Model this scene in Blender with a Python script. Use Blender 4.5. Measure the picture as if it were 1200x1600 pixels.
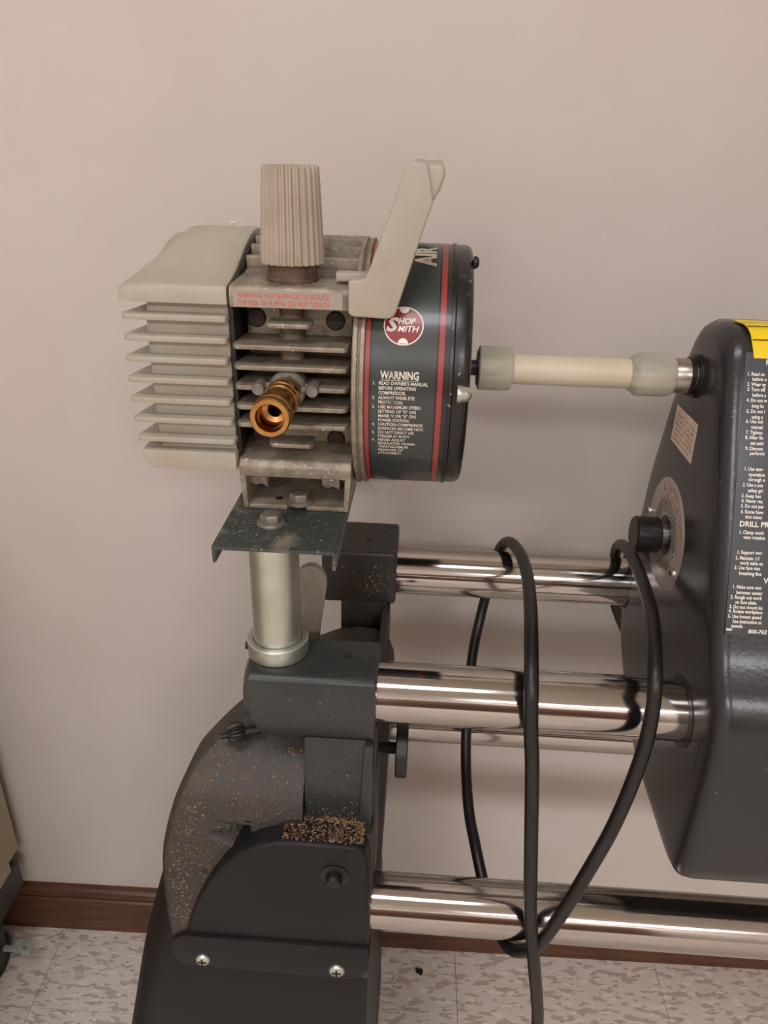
import bpy, bmesh, math, random
from mathutils import Vector, Matrix
PI = math.pi
for o in list(bpy.data.objects): bpy.data.objects.remove(o)
SC = bpy.context.scene; COL = SC.collection
W = 750.0            # height of the front way tube axis above the floor, mm (machine coordinates: origin on that axis)
def M3(x, y, z): return Vector((x, y, z + W)) * 0.001

# ---------------------------------------------------------------- camera
cam = bpy.data.cameras.new('camera'); camo = bpy.data.objects.new('camera', cam); COL.objects.link(camo)
cam.sensor_fit = 'VERTICAL'; cam.sensor_height = 36.0; cam.lens = 36.0 * 1178.72 / 1600; cam.clip_start = 0.01
yaw, pitch, roll = math.radians(2.96), math.radians(25.94), math.radians(1.49)
fwd = Vector((-math.sin(yaw)*math.cos(pitch), math.cos(yaw)*math.cos(pitch), -math.sin(pitch)))
rt = Vector((math.cos(yaw), math.sin(yaw), 0)); up = rt.cross(fwd)
r2 = rt*math.cos(roll) + up*math.sin(roll); u2 = -rt*math.sin(roll) + up*math.cos(roll)
mw = Matrix((r2, u2, -fwd)).transposed().to_4x4(); mw.translation = M3(0, -451.43, 370.46)
camo.matrix_world = mw
SC.camera = camo

# ---------------------------------------------------------------- world and light
wd = bpy.data.worlds.new('world'); SC.world = wd; wd.use_nodes = True
wd.node_tree.nodes['Background'].inputs[0].default_value = (1.0, 0.9, 0.8, 1)
wd.node_tree.nodes['Background'].inputs[1].default_value = 0.03
def area(name, x, y, sx, sy, power, col=(0.965, 0.95, 1.0), z=2.62):
    l = bpy.data.lights.new(name, 'AREA'); l.shape = 'RECTANGLE'; l.size = sx; l.size_y = sy; l.energy = power; l.color = col
    o = bpy.data.objects.new(name, l); COL.objects.link(o); o.location = (x, y, z); return o
area('ceiling_troffer', -0.35, -1.0, 1.2, 0.4, 15)
area('ceiling_troffer', 1.1, -3.5, 1.2, 0.6, 55)
area('ceiling_troffer', -1.1, -3.5, 1.2, 0.6, 56)
vs = SC.view_settings; SC.display_settings.display_device = 'sRGB'
vs.view_transform = 'Standard'; vs.look = 'None'; vs.gamma = 1.0; vs.use_curve_mapping = False; vs.exposure = 0.16

# ---------------------------------------------------------------- materials
def lin(c):
    return tuple((v/255/12.92 if v/255 <= 0.04045 else ((v/255+0.055)/1.055)**2.4) for v in c) + (1,)
MATS = {}
def mat(name, c1, rough=0.5, metal=0.0, c2=None, scale=60, lo=0.35, hi=0.65, detail=4, stretch=(1,1,1), bump=0.0, bscale=400, bdist=0.0004,
        coat=0.0, spots=None, trans=0.0, sss=0.0, rough2=None, spec=0.5, alpha=1.0):
    m = bpy.data.materials.new(name); m.use_nodes = True; nt = m.node_tree; N = nt.nodes; Lk = nt.links
    b = N['Principled BSDF']; b.inputs['Base Color'].default_value = lin(c1); b.inputs['Roughness'].default_value = rough
    b.inputs['Metallic'].default_value = metal; b.inputs['Specular IOR Level'].default_value = spec
    if coat: b.inputs['Coat Weight'].default_value = coat; b.inputs['Coat Roughness'].default_value = 0.12
    if trans: b.inputs['Transmission Weight'].default_value = trans
    if sss: b.inputs['Subsurface Weight'].default_value = sss; b.inputs['Subsurface Radius'].default_value = (0.01, 0.008, 0.005); b.inputs['Subsurface Scale'].default_value = 0.5
    if alpha < 1: b.inputs['Alpha'].default_value = alpha
    g = N.new('ShaderNodeNewGeometry'); mp = N.new('ShaderNodeMapping'); mp.inputs['Scale'].default_value = stretch
    Lk.new(g.outputs['Position'], mp.inputs['Vector'])
    last = None
    if c2 is not None:
        n = N.new('ShaderNodeTexNoise'); n.inputs['Scale'].default_value = scale; n.inputs['Detail'].default_value = detail; n.inputs['Roughness'].default_value = 0.6
        Lk.new(mp.outputs[0], n.inputs['Vector'])
        r = N.new('ShaderNodeMapRange'); r.inputs['From Min'].default_value = lo; r.inputs['From Max'].default_value = hi
        Lk.new(n.outputs['Fac'], r.inputs['Value'])
        x = N.new('ShaderNodeMix'); x.data_type = 'RGBA'; x.inputs['A'].default_value = lin(c1); x.inputs['B'].default_value = lin(c2)
        Lk.new(r.outputs[0], x.inputs['Factor']); last = x.outputs['Result']
        if rough2 is not None:
            q = N.new('ShaderNodeMapRange'); q.inputs['To Min'].default_value = rough; q.inputs['To Max'].default_value = rough2
            Lk.new(r.outputs[0], q.inputs['Value']); Lk.new(q.outputs[0], b.inputs['Roughness'])
    for sp in (spots or []):
        sc, thr, col = sp[:3]
        n = N.new('ShaderNodeTexNoise'); n.inputs['Scale'].default_value = sc; n.inputs['Detail'].default_value = 3
        of = N.new('ShaderNodeVectorMath'); of.operation = 'ADD'; of.inputs[1].default_value = (sc*0.013, 3.1, 1.7)
        Lk.new(mp.outputs[0], of.inputs[0]); Lk.new(of.outputs[0], n.inputs['Vector'])
        r = N.new('ShaderNodeMapRange'); r.inputs['From Min'].default_value = thr; r.inputs['From Max'].default_value = thr + (sp[3] if len(sp) > 3 else 0.03)
        Lk.new(n.outputs['Fac'], r.inputs['Value'])
        x = N.new('ShaderNodeMix'); x.data_type = 'RGBA'; x.inputs['B'].default_value = lin(col)
        if last: Lk.new(last, x.inputs['A'])
        else: x.inputs['A'].default_value = lin(c1)
        Lk.new(r.outputs[0], x.inputs['Factor']); last = x.outputs['Result']
    if last: Lk.new(last, b.inputs['Base Color'])
    if bump:
        n = N.new('ShaderNodeTexNoise'); n.inputs['Scale'].default_value = bscale; n.inputs['Detail'].default_value = 3
        Lk.new(mp.outputs[0], n.inputs['Vector'])
        bp = N.new('ShaderNodeBump'); bp.inputs['Strength'].default_value = bump; bp.inputs['Distance'].default_value = bdist
        Lk.new(n.outputs['Fac'], bp.inputs['Height']); Lk.new(bp.outputs[0], b.inputs['Normal'])
    MATS[name] = m; return m
mat('wall_paint', (208, 199, 190), 0.75, c2=(203, 193, 183), scale=5, bump=0.25, bscale=160, bdist=0.0008)
mat('ceiling_white', (225, 220, 210), 0.9)
mat('stained_wood', (100, 62, 38), 0.42, c2=(68, 40, 24), scale=14, stretch=(1, 6, 12), detail=6, spots=[(240, 0.73, (170, 130, 100))])
mat('beige_plastic', (174, 167, 151), 0.38, c2=(166, 156, 138), scale=22, bump=0.06, bscale=900, bdist=0.0002)
mat('knob_plastic', (176, 162, 145), 0.55, c2=(164, 149, 131), scale=40)
mat('cast_alu', (162, 152, 134), 0.48, metal=0.4, c2=(130, 119, 102), scale=90, bump=0.5, bscale=700, bdist=0.0004, spots=[(420, 0.66, (205, 198, 186))])
mat('cast_alu_dusty', (138, 124, 106), 0.65, metal=0.2, c2=(104, 90, 74), scale=60, bump=0.5, bscale=700, bdist=0.0004)
mat('rust_brown', (104, 84, 66), 0.7, c2=(70, 54, 42), scale=160, bump=0.5, bscale=800)
mat('gasket_black', (24, 22, 20), 0.45)
mat('screw_dark', (62, 50, 42), 0.6, metal=0.3, c2=(40, 32, 27), scale=300)
mat('paint_green', (50, 52, 50), 0.38, c2=(44, 46, 44), scale=30, bump=0.08, bscale=500, bdist=0.0003, spots=[(330, 0.70, (120, 104, 88))])
mat('paint_bracket', (62, 67, 64), 0.42, c2=(54, 59, 56), scale=45, spots=[(38, 0.56, (122, 114, 98), 0.16), (420, 0.66, (150, 146, 132))])
mat('paint_shell', (48, 45, 42), 0.55, c2=(64, 55, 46), scale=16, lo=0.38, hi=0.72, detail=5, bump=0.1, bscale=600, bdist=0.0003, spots=[(360, 0.66, (128, 98, 70))])
mat('paint_cover', (30, 29, 29), 0.45, spec=0.25, c2=(26, 25, 25), scale=20, bump=0.1, bscale=600, bdist=0.0002, spots=[(300, 0.745, (110, 92, 74))])
mat('paint_rear', (50, 51, 48), 0.45, c2=(54, 45, 36), scale=26, lo=0.45, hi=0.7, spots=[(300, 0.68, (150, 104, 68))])
mat('headstock_paint', (46, 45, 46), 0.24, spec=0.45, c2=(45, 44, 44), scale=24, bump=0.22, bscale=330, bdist=0.0005, spots=[(420, 0.735, (150, 140, 126))])
mat('chrome', (192, 186, 180), 0.08, metal=1.0, c2=(176, 170, 163), scale=30, stretch=(0.4, 3, 3), rough2=0.16, spots=[(260, 0.76, (120, 84, 56))])
mat('zinc', (204, 208, 198), 0.36, metal=0.9, c2=(186, 190, 176), scale=26, bump=0.08, bscale=600, bdist=0.0002)
mat('steel', (176, 166, 156), 0.3, metal=0.9, c2=(150, 140, 130), scale=60)
mat('black_steel', (48, 44, 42), 0.38, metal=0.5, c2=(36, 33, 31), scale=80)
mat('black_plastic', (22, 20, 19), 0.42)
mat('nylon', (206, 198, 178), 0.42, c2=(196, 186, 160), scale=14, sss=0.35)
mat('nylon_green', (156, 154, 138), 0.4, c2=(182, 176, 156), scale=30, stretch=(0.5, 1, 3), sss=0.3)
mat('brass', (196, 150, 92), 0.26, metal=1.0, c2=(170, 124, 72), scale=50)
mat('brass_dull', (140, 116, 84), 0.5, metal=0.7, c2=(104, 82, 58), scale=120)
mat('zinc_dull', (150, 146, 134), 0.5, metal=0.6, c2=(124, 119, 106), scale=120)
mat('drum_black', (24, 22, 22), 0.30, c2=(33, 30, 28), scale=40, spots=[(170, 0.655, (150, 144, 134), 0.05), (60, 0.62, (62, 50, 38), 0.08)], bump=0.15, bscale=120, bdist=0.0006)
mat('label_teal', (58, 64, 62), 0.32, coat=0.3, c2=(52, 57, 55), scale=14)
mat('label_red', (152, 56, 50), 0.35, coat=0.3)
mat('label_black', (28, 27, 27), 0.35, coat=0.3)
mat('ink_white', (232, 226, 214), 0.45)
mat('ink_worn', (220, 212, 198), 0.5, c2=(150, 120, 92), scale=60, lo=0.56, hi=0.72)
mat('ink_red', (196, 98, 84), 0.5)
mat('ink_rust', (150, 112, 96), 0.6, c2=(190, 172, 152), scale=260)
mat('warning_foil', (170, 158, 146), 0.42, metal=0.3)
mat('logo_red', (132, 40, 42), 0.35, coat=0.3)
mat('label_dark', (50, 53, 57), 0.34, coat=0.2)
mat('label_yellow', (236, 204, 24), 0.4)
mat('sticker_cream', (226, 204, 182), 0.5, c2=(212, 186, 164), scale=70)
mat('dial_silver', (178, 170, 161), 0.34, metal=0.4, c2=(160, 151, 142), scale=50)
mat('cord_rubber', (19, 17, 17), 0.40, c2=(26, 23, 22), scale=50)
mat('lever_grey', (166, 156, 142), 0.55, c2=(150, 140, 126), scale=90, stretch=(8, 1, 1))
mat('cabinet_beige', (176, 160, 132), 0.55)
mat('cabinet_base', (66, 64, 64), 0.5)
mat('rubber', (22, 21, 20), 0.6)
mat('pedal_grey', (150, 158, 150), 0.5)
mat('shaving', (180, 146, 112), 0.8, c2=(134, 100, 70), scale=300)
mat('tape', (220, 214, 200), 0.2, alpha=0.45)
# vinyl tile: elongated chips in several tones
def vinyl():
    m = bpy.data.materials.new('vinyl_tile'); m.use_nodes = True; nt = m.node_tree; N = nt.nodes; Lk = nt.links; b = N['Principled BSDF']
    g = N.new('ShaderNodeNewGeometry'); last = None
    base = (216, 206, 194)
    for i, (sc, thr, col, st) in enumerate([(70, 0.55, (188, 172, 158), (0.55, 1.5, 1)), (95, 0.60, (228, 219, 208), (0.5, 1.7, 1)), (100, 0.63, (178, 162, 147), (0.6, 1.6, 1)), (60, 0.60, (216, 206, 195), (0.5, 1.5, 1))]):
        mp = N.new('ShaderNodeMapping'); mp.inputs['Scale'].default_value = st; mp.inputs['Location'].default_value = (i*3.3, i*1.7, 0); mp.inputs['Rotation'].default_value = (0, 0, 0.1*i - 0.15)
        Lk.new(g.outputs['Position'], mp.inputs['Vector'])
        n = N.new('ShaderNodeTexNoise'); n.inputs['Scale'].default_value = sc; n.inputs['Detail'].default_value = 1.0
        Lk.new(mp.outputs[0], n.inputs['Vector'])
        r = N.new('ShaderNodeMapRange'); r.inputs['From Min'].default_value = thr; r.inputs['From Max'].default_value = thr + 0.025
        Lk.new(n.outputs['Fac'], r.inputs['Value'])
        x = N.new('ShaderNodeMix'); x.data_type = 'RGBA'; x.inputs['B'].default_value = lin(col)
        if last: Lk.new(last, x.inputs['A'])
        else: x.inputs['A'].default_value = lin(base)
        Lk.new(r.outputs[0], x.inputs['Factor']); last = x.outputs['Result']
    Lk.new(last, b.inputs['Base Color']); b.inputs['Roughness'].default_value = 0.42
    MATS['vinyl_tile'] = m
vinyl()
mat('joint_dark', (110, 98, 88), 0.8)

# ---------------------------------------------------------------- mesh helpers (all in mm, machine coordinates)
def box(bm, x0, x1, y0, y1, z0, z1):
    v = [bm.verts.new((x, y, z)) for z in (z0, z1) for y in (y0, y1) for x in (x0, x1)]
    for f in ((0,2,3,1), (4,5,7,6), (0,1,5,4), (2,6,7,3), (0,4,6,2), (1,3,7,5)): bm.faces.new([v[i] for i in f])
def bev(bm, w, seg=2, ang=30):
    bm.normal_update()
    es = [e for e in bm.edges if len(e.link_faces) == 2 and e.calc_face_angle(0) > math.radians(ang)]
    bmesh.ops.bevel(bm, geom=es, offset=w, segments=seg, profile=0.6, affect='EDGES', clamp_overlap=True)
def B(x0, x1, y0, y1, z0, z1, w=0.0, seg=2):
    bm = bmesh.new(); box(bm, x0, x1, y0, y1, z0, z1)
    if w: bev(bm, w, seg)
    return bm
def prism(bm, pts, a0, a1, plane='xz'):
    """outline in plane 'xz' / 'yz' / 'xy', extruded along the remaining axis from a0 to a1 (numbers or functions of the outline point)"""
    def mk(p, a):
        a = a(p) if callable(a) else a
        return {'xz': (p[0], a, p[1]), 'yz': (a, p[0], p[1]), 'xy': (p[0], p[1], a)}[plane]
    A = [bm.verts.new(mk(p, a0)) for p in pts]; Bv = [bm.verts.new(mk(p, a1)) for p in pts]; n = len(pts)
    bm.faces.new(A); bm.faces.new(list(reversed(Bv)))
    for i in range(n): bm.faces.new([A[(i+1) % n], A[i], Bv[i], Bv[(i+1) % n]])
def PR(pts, a0, a1, plane='xz', w=0.0, seg=2, ang=30):
    bm = bmesh.new(); prism(bm, pts, a0, a1, plane); bmesh.ops.recalc_face_normals(bm, faces=bm.faces)
    if w: bev(bm, w, seg, ang)
    return bm
def axpt(axis, c, r, t, a):
    if axis == 'x': return (c[0]+t, c[1]+r*math.cos(a), c[2]+r*math.sin(a))
    if axis == 'y': return (c[0]+r*math.cos(a), c[1]+t, c[2]+r*math.sin(a))
    return (c[0]+r*math.cos(a), c[1]+r*math.sin(a), c[2]+t)
def lathe(bm, prof, axis, c, seg=40, a0=0.0, rib=None):
    """prof: (radius, t) list along axis from point c; r=0 ends close in a point; rib(a) scales radius"""
    rings = []
    for r, t in prof:
        if r < 1e-6: rings.append([bm.verts.new(axpt(axis, c, 0, t, 0))])
        else: rings.append([bm.verts.new(axpt(axis, c, r*(rib(i, r) if rib else 1), t, a0+2*PI*i/seg)) for i in range(seg)])
    for A, Bv in zip(rings, rings[1:]):
        for i in range(seg):
            j = (i+1) % seg
            if len(A) == 1 and len(Bv) == 1: continue
            if len(A) == 1: bm.faces.new([A[0], Bv[i], Bv[j]])
            elif len(Bv) == 1: bm.faces.new([A[i], A[j], Bv[0]])
            else: bm.faces.new([A[i], A[j], Bv[j], Bv[i]])
    if len(rings[0]) > 1: bm.faces.new(rings[0])
    if len(rings[-1]) > 1: bm.faces.new(rings[-1])
    bmesh.ops.recalc_face_normals(bm, faces=bm.faces)
def LA(prof, axis, c, seg=40, a0=0.0, rib=None):
    bm = bmesh.new(); lathe(bm, prof, axis, c, seg, a0, rib); return bm
def catmull(pts, n=8):
    P = [Vector(p) for p in pts]; P = [2*P[0]-P[1]] + P + [2*P[-1]-P[-2]]; out = []
    for i in range(1, len(P)-2):
        for k in range(n):
            t = k/n; a, b, c, d = P[i-1], P[i], P[i+1], P[i+2]
            out.append(0.5*((2*b)+(c-a)*t+(2*a-5*b+4*c-d)*t*t+(3*b-a-3*c+d)*t**3))
    out.append(P[-2]); return out
def TUBE(path, r, seg=14):
    bm = bmesh.new(); path = [Vector(p) for p in path]; rings = []; up_ = None
    for i, p in enumerate(path):
        d = (path[min(i+1, len(path)-1)] - path[max(i-1, 0)]).normalized()
        if up_ is None: up_ = d.orthogonal().normalized()
        up_ = (up_ - d*up_.dot(d)).normalized(); s = d.cross(up_)
        rings.append([bm.verts.new(p + (up_*math.cos(2*PI*k/seg) + s*math.sin(2*PI*k/seg))*r) for k in range(seg)])
    for A, Bv in zip(rings, rings[1:]):
        for k in range(seg): bm.faces.new([A[k], A[(k+1) % seg], Bv[(k+1) % seg], Bv[k]])
    bm.faces.new(rings[0]); bm.faces.new(rings[-1]); bmesh.ops.recalc_face_normals(bm, faces=bm.faces); return bm
ORG = {}
def mesh(name, bm, m, off):
    me = bpy.data.meshes.new(name)
    for v in bm.verts: v.co = (v.co + Vector((0, 0, W)))*0.001 - off
    bm.to_mesh(me); bm.free(); me.materials.append(MATS[m])
    for p in me.polygons: p.use_smooth = True
    me.set_sharp_from_angle(angle=math.radians(38)); return me
def tag(o, label=None, cat=None, group=None, kind=None):
    if label: o['label'] = label
    if cat: o['category'] = cat
    if group: o['group'] = group
    if kind: o['kind'] = kind
    return o
def thing(name, label, cat, x, y, z, group=None):
    o = bpy.data.objects.new(name, None); COL.objects.link(o); o.empty_display_size = 0.02
    o.location = M3(x, y, z); ORG[o.name] = M3(x, y, z); return tag(o, label, cat, group)
def part(name, bm, m, parent, label=None, kind=None):
    off = ORG[parent.name]; o = bpy.data.objects.new(name, mesh(name, bm, m, off)); COL.objects.link(o); o.parent = parent
    ORG[o.name] = off; return tag(o, label, None, None, kind)
def solo(name, bm, m, label=None, cat=None, group=None, kind=None, org=None):
    if org is None:
        xs = [v.co.x for v in bm.verts]; ys = [v.co.y for v in bm.verts]; zs = [v.co.z for v in bm.verts]
        org = ((min(xs)+max(xs))/2, (min(ys)+max(ys))/2, min(zs))
    off = M3(*org); o = bpy.data.objects.new(name, mesh(name, bm, m, off)); COL.objects.link(o); o.location = off
    ORG[o.name] = off; return tag(o, label, cat, group, kind)
def again(o, dx, dy, dz):
    c = o.copy(); COL.objects.link(c); c.location = o.location + Vector((dx, dy, dz))*0.001; ORG[c.name] = ORG[o.name]; return c

# glyph outlines, made once from the built-in font: list of 2D verts and faces, unit cap height
def glyphs(body, bold=0.0, shear=0.0, spacing=1.0):
    cu = bpy.data.curves.new('lettering', 'FONT'); cu.body = body; cu.size = 1.0; cu.offset = bold; cu.shear = shear; cu.resolution_u = 2; cu.space_character = spacing
    o = bpy.data.objects.new('lettering', cu); COL.objects.link(o); bpy.context.view_layer.update()
    me = bpy.data.meshes.new_from_object(o.evaluated_get(bpy.context.evaluated_depsgraph_get()))
    V = [(v.co.x/0.69, v.co.y/0.69) for v in me.vertices]; F = [tuple(p.vertices) for p in me.polygons]
    bpy.data.objects.remove(o); bpy.data.curves.remove(cu); bpy.data.meshes.remove(me); return V, F
def put_text(bm, body, fn, height, width=None, bold=0.02, shear=0.0, char=0.56):
    """lay text with fn(u, v) -> point; u along the line from 0, v up, in mm"""
    V, F = glyphs(body, bold, shear)
    if not V: return
    mx = max(v[0] for v in V); sx = (width/mx) if width else height*char/0.62
    vs_ = [bm.verts.new(fn(v[0]*sx, v[1]*height)) for v in V]
    for f in F:
        try: bm.faces.new([vs_[i] for i in f])
        except ValueError: pass

# ================================================================ the room
room_rot = math.radians(1.0); CR, SR = math.cos(room_rot), math.sin(room_rot)
def RR(bm):
    for v in bm.verts: v.co = Vector((v.co.x*CR - v.co.y*SR, v.co.x*SR + v.co.y*CR, v.co.z))
    return bm
YB = 321.0; CE = 2650 - W; X0, X1, YF = -2300, 2300, -4300
wall = solo('wall_back', RR(B(X0-60, X1+60, YB, YB+80, -W-40, CE+40)), 'wall_paint', 'plain warm white painted wall behind the machine', None, None, 'structure')
solo('wall_left', RR(B(X0-60, X0, YF, YB, -W-40, CE+40)), 'wall_paint', 'plain side wall left of view', None, None, 'structure')
solo('wall_right', RR(B(X1, X1+60, YF, YB, -W-40, CE+40)), 'wall_paint', 'plain side wall right of view', None, None, 'structure')
solo('wall_front', RR(B(X0-60, X1+60, YF-60, YF, -W-40, CE+40)), 'wall_paint', 'plain wall behind the viewer', None, None, 'structure')
solo('ceiling', RR(B(X0-60, X1+60, YF-60, YB+80, CE, CE+40)), 'ceiling_white', 'plain white ceiling', None, None, 'structure')
floor = solo('floor', RR(B(X0-60, X1+60, YF-60, YB+80, -W-40, -W-2.5)), 'joint_dark', 'speckled beige vinyl tile floor', None, None, 'structure', org=(0, 0, -W))
TS = 304.8
t0 = None
for ix in range(-8, 8):
    for iy in range(0, 15):
        xa = 93.5 - TS + ix*TS + 0.0; ya = 186.0 - iy*TS
        x0, x1, y0, y1 = max(xa, X0), min(xa+TS, X1), max(ya, YF), min(ya+TS, YB-13)
        if x1 - x0 < 5 or y1 - y0 < 5: continue
        full = (x1-x0 > TS-1 and y1-y0 > TS-1)
        if full and t0 is not None:
            c = t0[0].copy(); COL.objects.link(c); d = Vector((x0-t0[1], y0-t0[2], 0))
            c.location = Vector((d.x*CR - d.y*SR, d.x*SR + d.y*CR, 0))*0.001
        else:
            bm = bmesh.new(); box(bm, x0+0.35, x1-0.35, y0+0.35, y1-0.35, -W-2.6, -W)
            o = part('floor_tile', RR(bm), 'vinyl_tile', floor)
            if full: t0 = (o, x0, y0)
d1 = solo('added_reflection_panel', RR(B(-500, 1400, YF, YF+45, -W, -W+2050, 3)), 'stained_wood', 'added brown panel behind the viewer, seen only as a band in the chrome', None, None, 'structure')  # added out of view, only to put a brown band in the chrome reflections
bb = thing('baseboard_back', 'dark brown stained wooden baseboard along the wall', None, 0, YB, -W); bb['kind'] = 'structure'
part('board', RR(PR([(YB-14, -W), (YB-14, -W+66), (YB-11.5, -W+69), (YB, -W+69), (YB, -W)], X0, X1, 'yz')), 'stained_wood', bb)
part('cap_moulding', RR(PR([(YB-9, -W+69), (YB-11.5, -W+71), (YB-11.5, -W+83), (YB-8, -W+87), (YB, -W+88), (YB, -W+69)], X0, X1, 'yz')), 'stained_wood', bb)
def dab(x, z, s, seed):
    rnd = random.Random(seed); bm = bmesh.new(); n = 9
    pts = [(x+s*math.cos(2*PI*i/n)*rnd.uniform(.4, 1.2), z+s*math.sin(2*PI*i/n)*rnd.uniform(.3, .9)) for i in range(n)]
    prism(bm, pts, YB-0.7, YB+0.2, 'xz'); bmesh.ops.recalc_face_normals(bm, faces=bm.faces); return bm
for i, (x, z, s) in enumerate([(-188, 300, 2.6), (170, 295, 2.2), (-255, 272, 2)]): part('paint_dab', RR(dab(x, z, s, i)), 'ceiling_white', wall)

# ================================================================ chrome tubes
def chrome_tube(name, y, z, label, x0=-105, x1=760):
    solo(name, LA([(0, 0), (21, 0), (23, 2), (23, x1-x0-2), (21, x1-x0), (0, x1-x0)], 'x', (x0, y, z), 72), 'chrome', label, 'pipe', 'chrome tubes of the machine bed')
chrome_tube('way_tube', 0, 0, 'thick chrome tube at middle height, in front, passing behind both hanging cord strands')
chrome_tube('way_tube', 183, 0, 'chrome tube nearest the wall, at the top, with cord looped over it', -80)
chrome_tube('bench_tube', -20, -206, 'lowest chrome tube, with the cord loop caught under it')
chrome_tube('bench_tube', 206, -206, 'chrome tube mostly hidden behind the thick front tube, only its lower edge showing')

# ================================================================ stand with tie bar
st = thing('machine_stand', 'dark grey cast machine stand with rounded shoulder dusted with wood shavings', 'machine stand', -110, 40, -W)
def loft(bm, secs):
    rings = [[bm.verts.new(p) for p in s] for s in secs]; n = len(rings[0])
    for A, Bv in zip(rings, rings[1:]):
        for i in range(n): bm.faces.new([A[i], A[(i+1) % n], Bv[(i+1) % n], Bv[i]])
    bm.faces.new(rings[0]); bm.faces.new(rings[-1]); bmesh.ops.recalc_face_normals(bm, faces=bm.faces)
bm = bmesh.new(); secs = []
for z, xl, yf, yb in [(-186, -206, -8, 40), (-214, -214, -26, 62), (-262, -226, -48.5, 95), (-300, -235, -50, 125), (-434, -262, -62, 205), (-560, -288, -76, 225), (-W, -325, -100, 260)]:
    xr = -25 + (z+262)*(-0.004)
    secs.append([(xr-4, yf, z), (xl+34, yf, z), (xl+20, yf+4, z), (xl+9, yf+14, z), (xl+2, yf+30, z), (xl, yf+48, z), (xl, yb, z), (xr, yb, z), (xr, yf+5, z)])
loft(bm, secs); part('leg', bm, 'paint_cover', st)
HY = [(-300, -58), (-258, -54), (-222, -51), (-180, -47), (-150, -43), (-120, -38), (-100, -33), (-85, -27), (-70, -15), (-58, 0), (-48, 16), (-40, 32), (-34, 48), (-28, 70), (0, 150)]
HX = [(-258, -184.7), (-244, -190), (-209, -192.8), (-171, -193.7), (-151, -193.2), (-136, -191.5), (-113, -186.4), (-94, -180.7), (-80, -174.8), (-68, -168), (-58.6, -156.2), (-50, -143.5), (-45.5, -134), (-41, -118), (-36, -92)]
def lerp_tab(tab, v):
    if v <= tab[0][0]: return tab[0][1]
    for (a_, fa), (b_, fb) in zip(tab, tab[1:]):
        if v <= b_: return fa + (fb-fa)*(v-a_)/(b_-a_)
    return tab[-1][1]
def sm_tab(tab, v, w=6): return sum(lerp_tab(tab, v+d) for d in (-w, -w/2, 0, w/2, w))/5
def hood_y(z): return sm_tab(HY, z)
def seg_in(x, z, tri):
    (ax, az), (bx, bz), (cx, cz) = tri; d = (bz-cz)*(ax-cx)+(cx-bx)*(az-cz)
    u = ((bz-cz)*(x-cx)+(cx-bx)*(z-cz))/d; v = ((cz-az)*(x-cx)+(ax-cx)*(z-cz))/d; return min(u, v, 1-u-v)
def dent(x, z):   # triangular pocket, deepest towards its right side
    t = seg_in(x, z, ((-158, -121), (-119, -106), (-120, -134)))
    if t <= 0: return 0.0
    return min(1.0, t*9)*(3 + 14*(x+158)/39)
def strip_solid(zs, xl, xr, yf, thick, nx):
    bm = bmesh.new(); F = []; K = []
    for z in zs:
        a_, b_ = xl(z), xr(z); row = []; back = []
        us = [0, .006, .016, .03, .05] + [.05 + .95*k/nx for k in range(1, nx+1)]
        for u in us:
            x = a_+(b_-a_)*u; d = (x-a_); lip = 6*(1-min(1, d/6))**2
            row.append(bm.verts.new((x, yf(x, z)+lip, z))); back.append(bm.verts.new((x, yf(x, z)+thick+lip, z-2)))
        F.append(row); K.append(back)
    m_ = len(F[0])
    for i in range(len(zs)-1):
        for j in range(m_-1):
            bm.faces.new([F[i][j], F[i][j+1], F[i+1][j+1], F[i+1][j]]); bm.faces.new([K[i][j], K[i+1][j], K[i+1][j+1], K[i][j+1]])
        bm.faces.new([F[i][0], F[i+1][0], K[i+1][0], K[i][0]]); bm.faces.new([F[i][-1], K[i][-1], K[i+1][-1], F[i+1][-1]])
    for i in (0, -1):
        for j in range(m_-1): bm.faces.new([F[i][j], F[i][j+1], K[i][j+1], K[i][j]])
    bmesh.ops.recalc_face_normals(bm, faces=bm.faces); return bm
zs_ = [-258 + k*2.0 for k in range(112)]
part('pivot_housing', strip_solid(zs_, lambda z: sm_tab(HX, z, 3), lambda z: -24 if z < -108 else -79, lambda x, z: hood_y(z)+dent(x, z), 20, 58), 'paint_shell', st)
rh = [(-16, -70), (-17, -52), (-22, -38), (-34, -30), (-50, -28), (-68, -31), (-93, -43), (-108, -56), (-115, -80), (-118, -240), (-20, -250), (-17, -120)]
part('rear_housing', PR(rh, 40, 125, 'xz', 2), 'paint_shell', st)
cov = [(-26, -120), (-29, -110), (-36, -106.5), (-84, -106), (-98, -107.5), (-112, -112), (-126, -121), (-139, -135), (-150, -152), (-162, -176), (-170, -198), (-176, -221), (-24, -221)]
part('clamp_cover', PR(cov, -53, -20, 'xz', 4, 3, 40), 'paint_cover', st)
fl = [(-24, -219), (-178, -219), (-187, -226), (-190, -238), (-186, -250), (-180, -257), (-40, -260), (-30, -256), (-24, -246)]
part('cover_flange', PR(fl, -56, 0, 'xz', 1.6, 2, 50), 'paint_cover', st)
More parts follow.
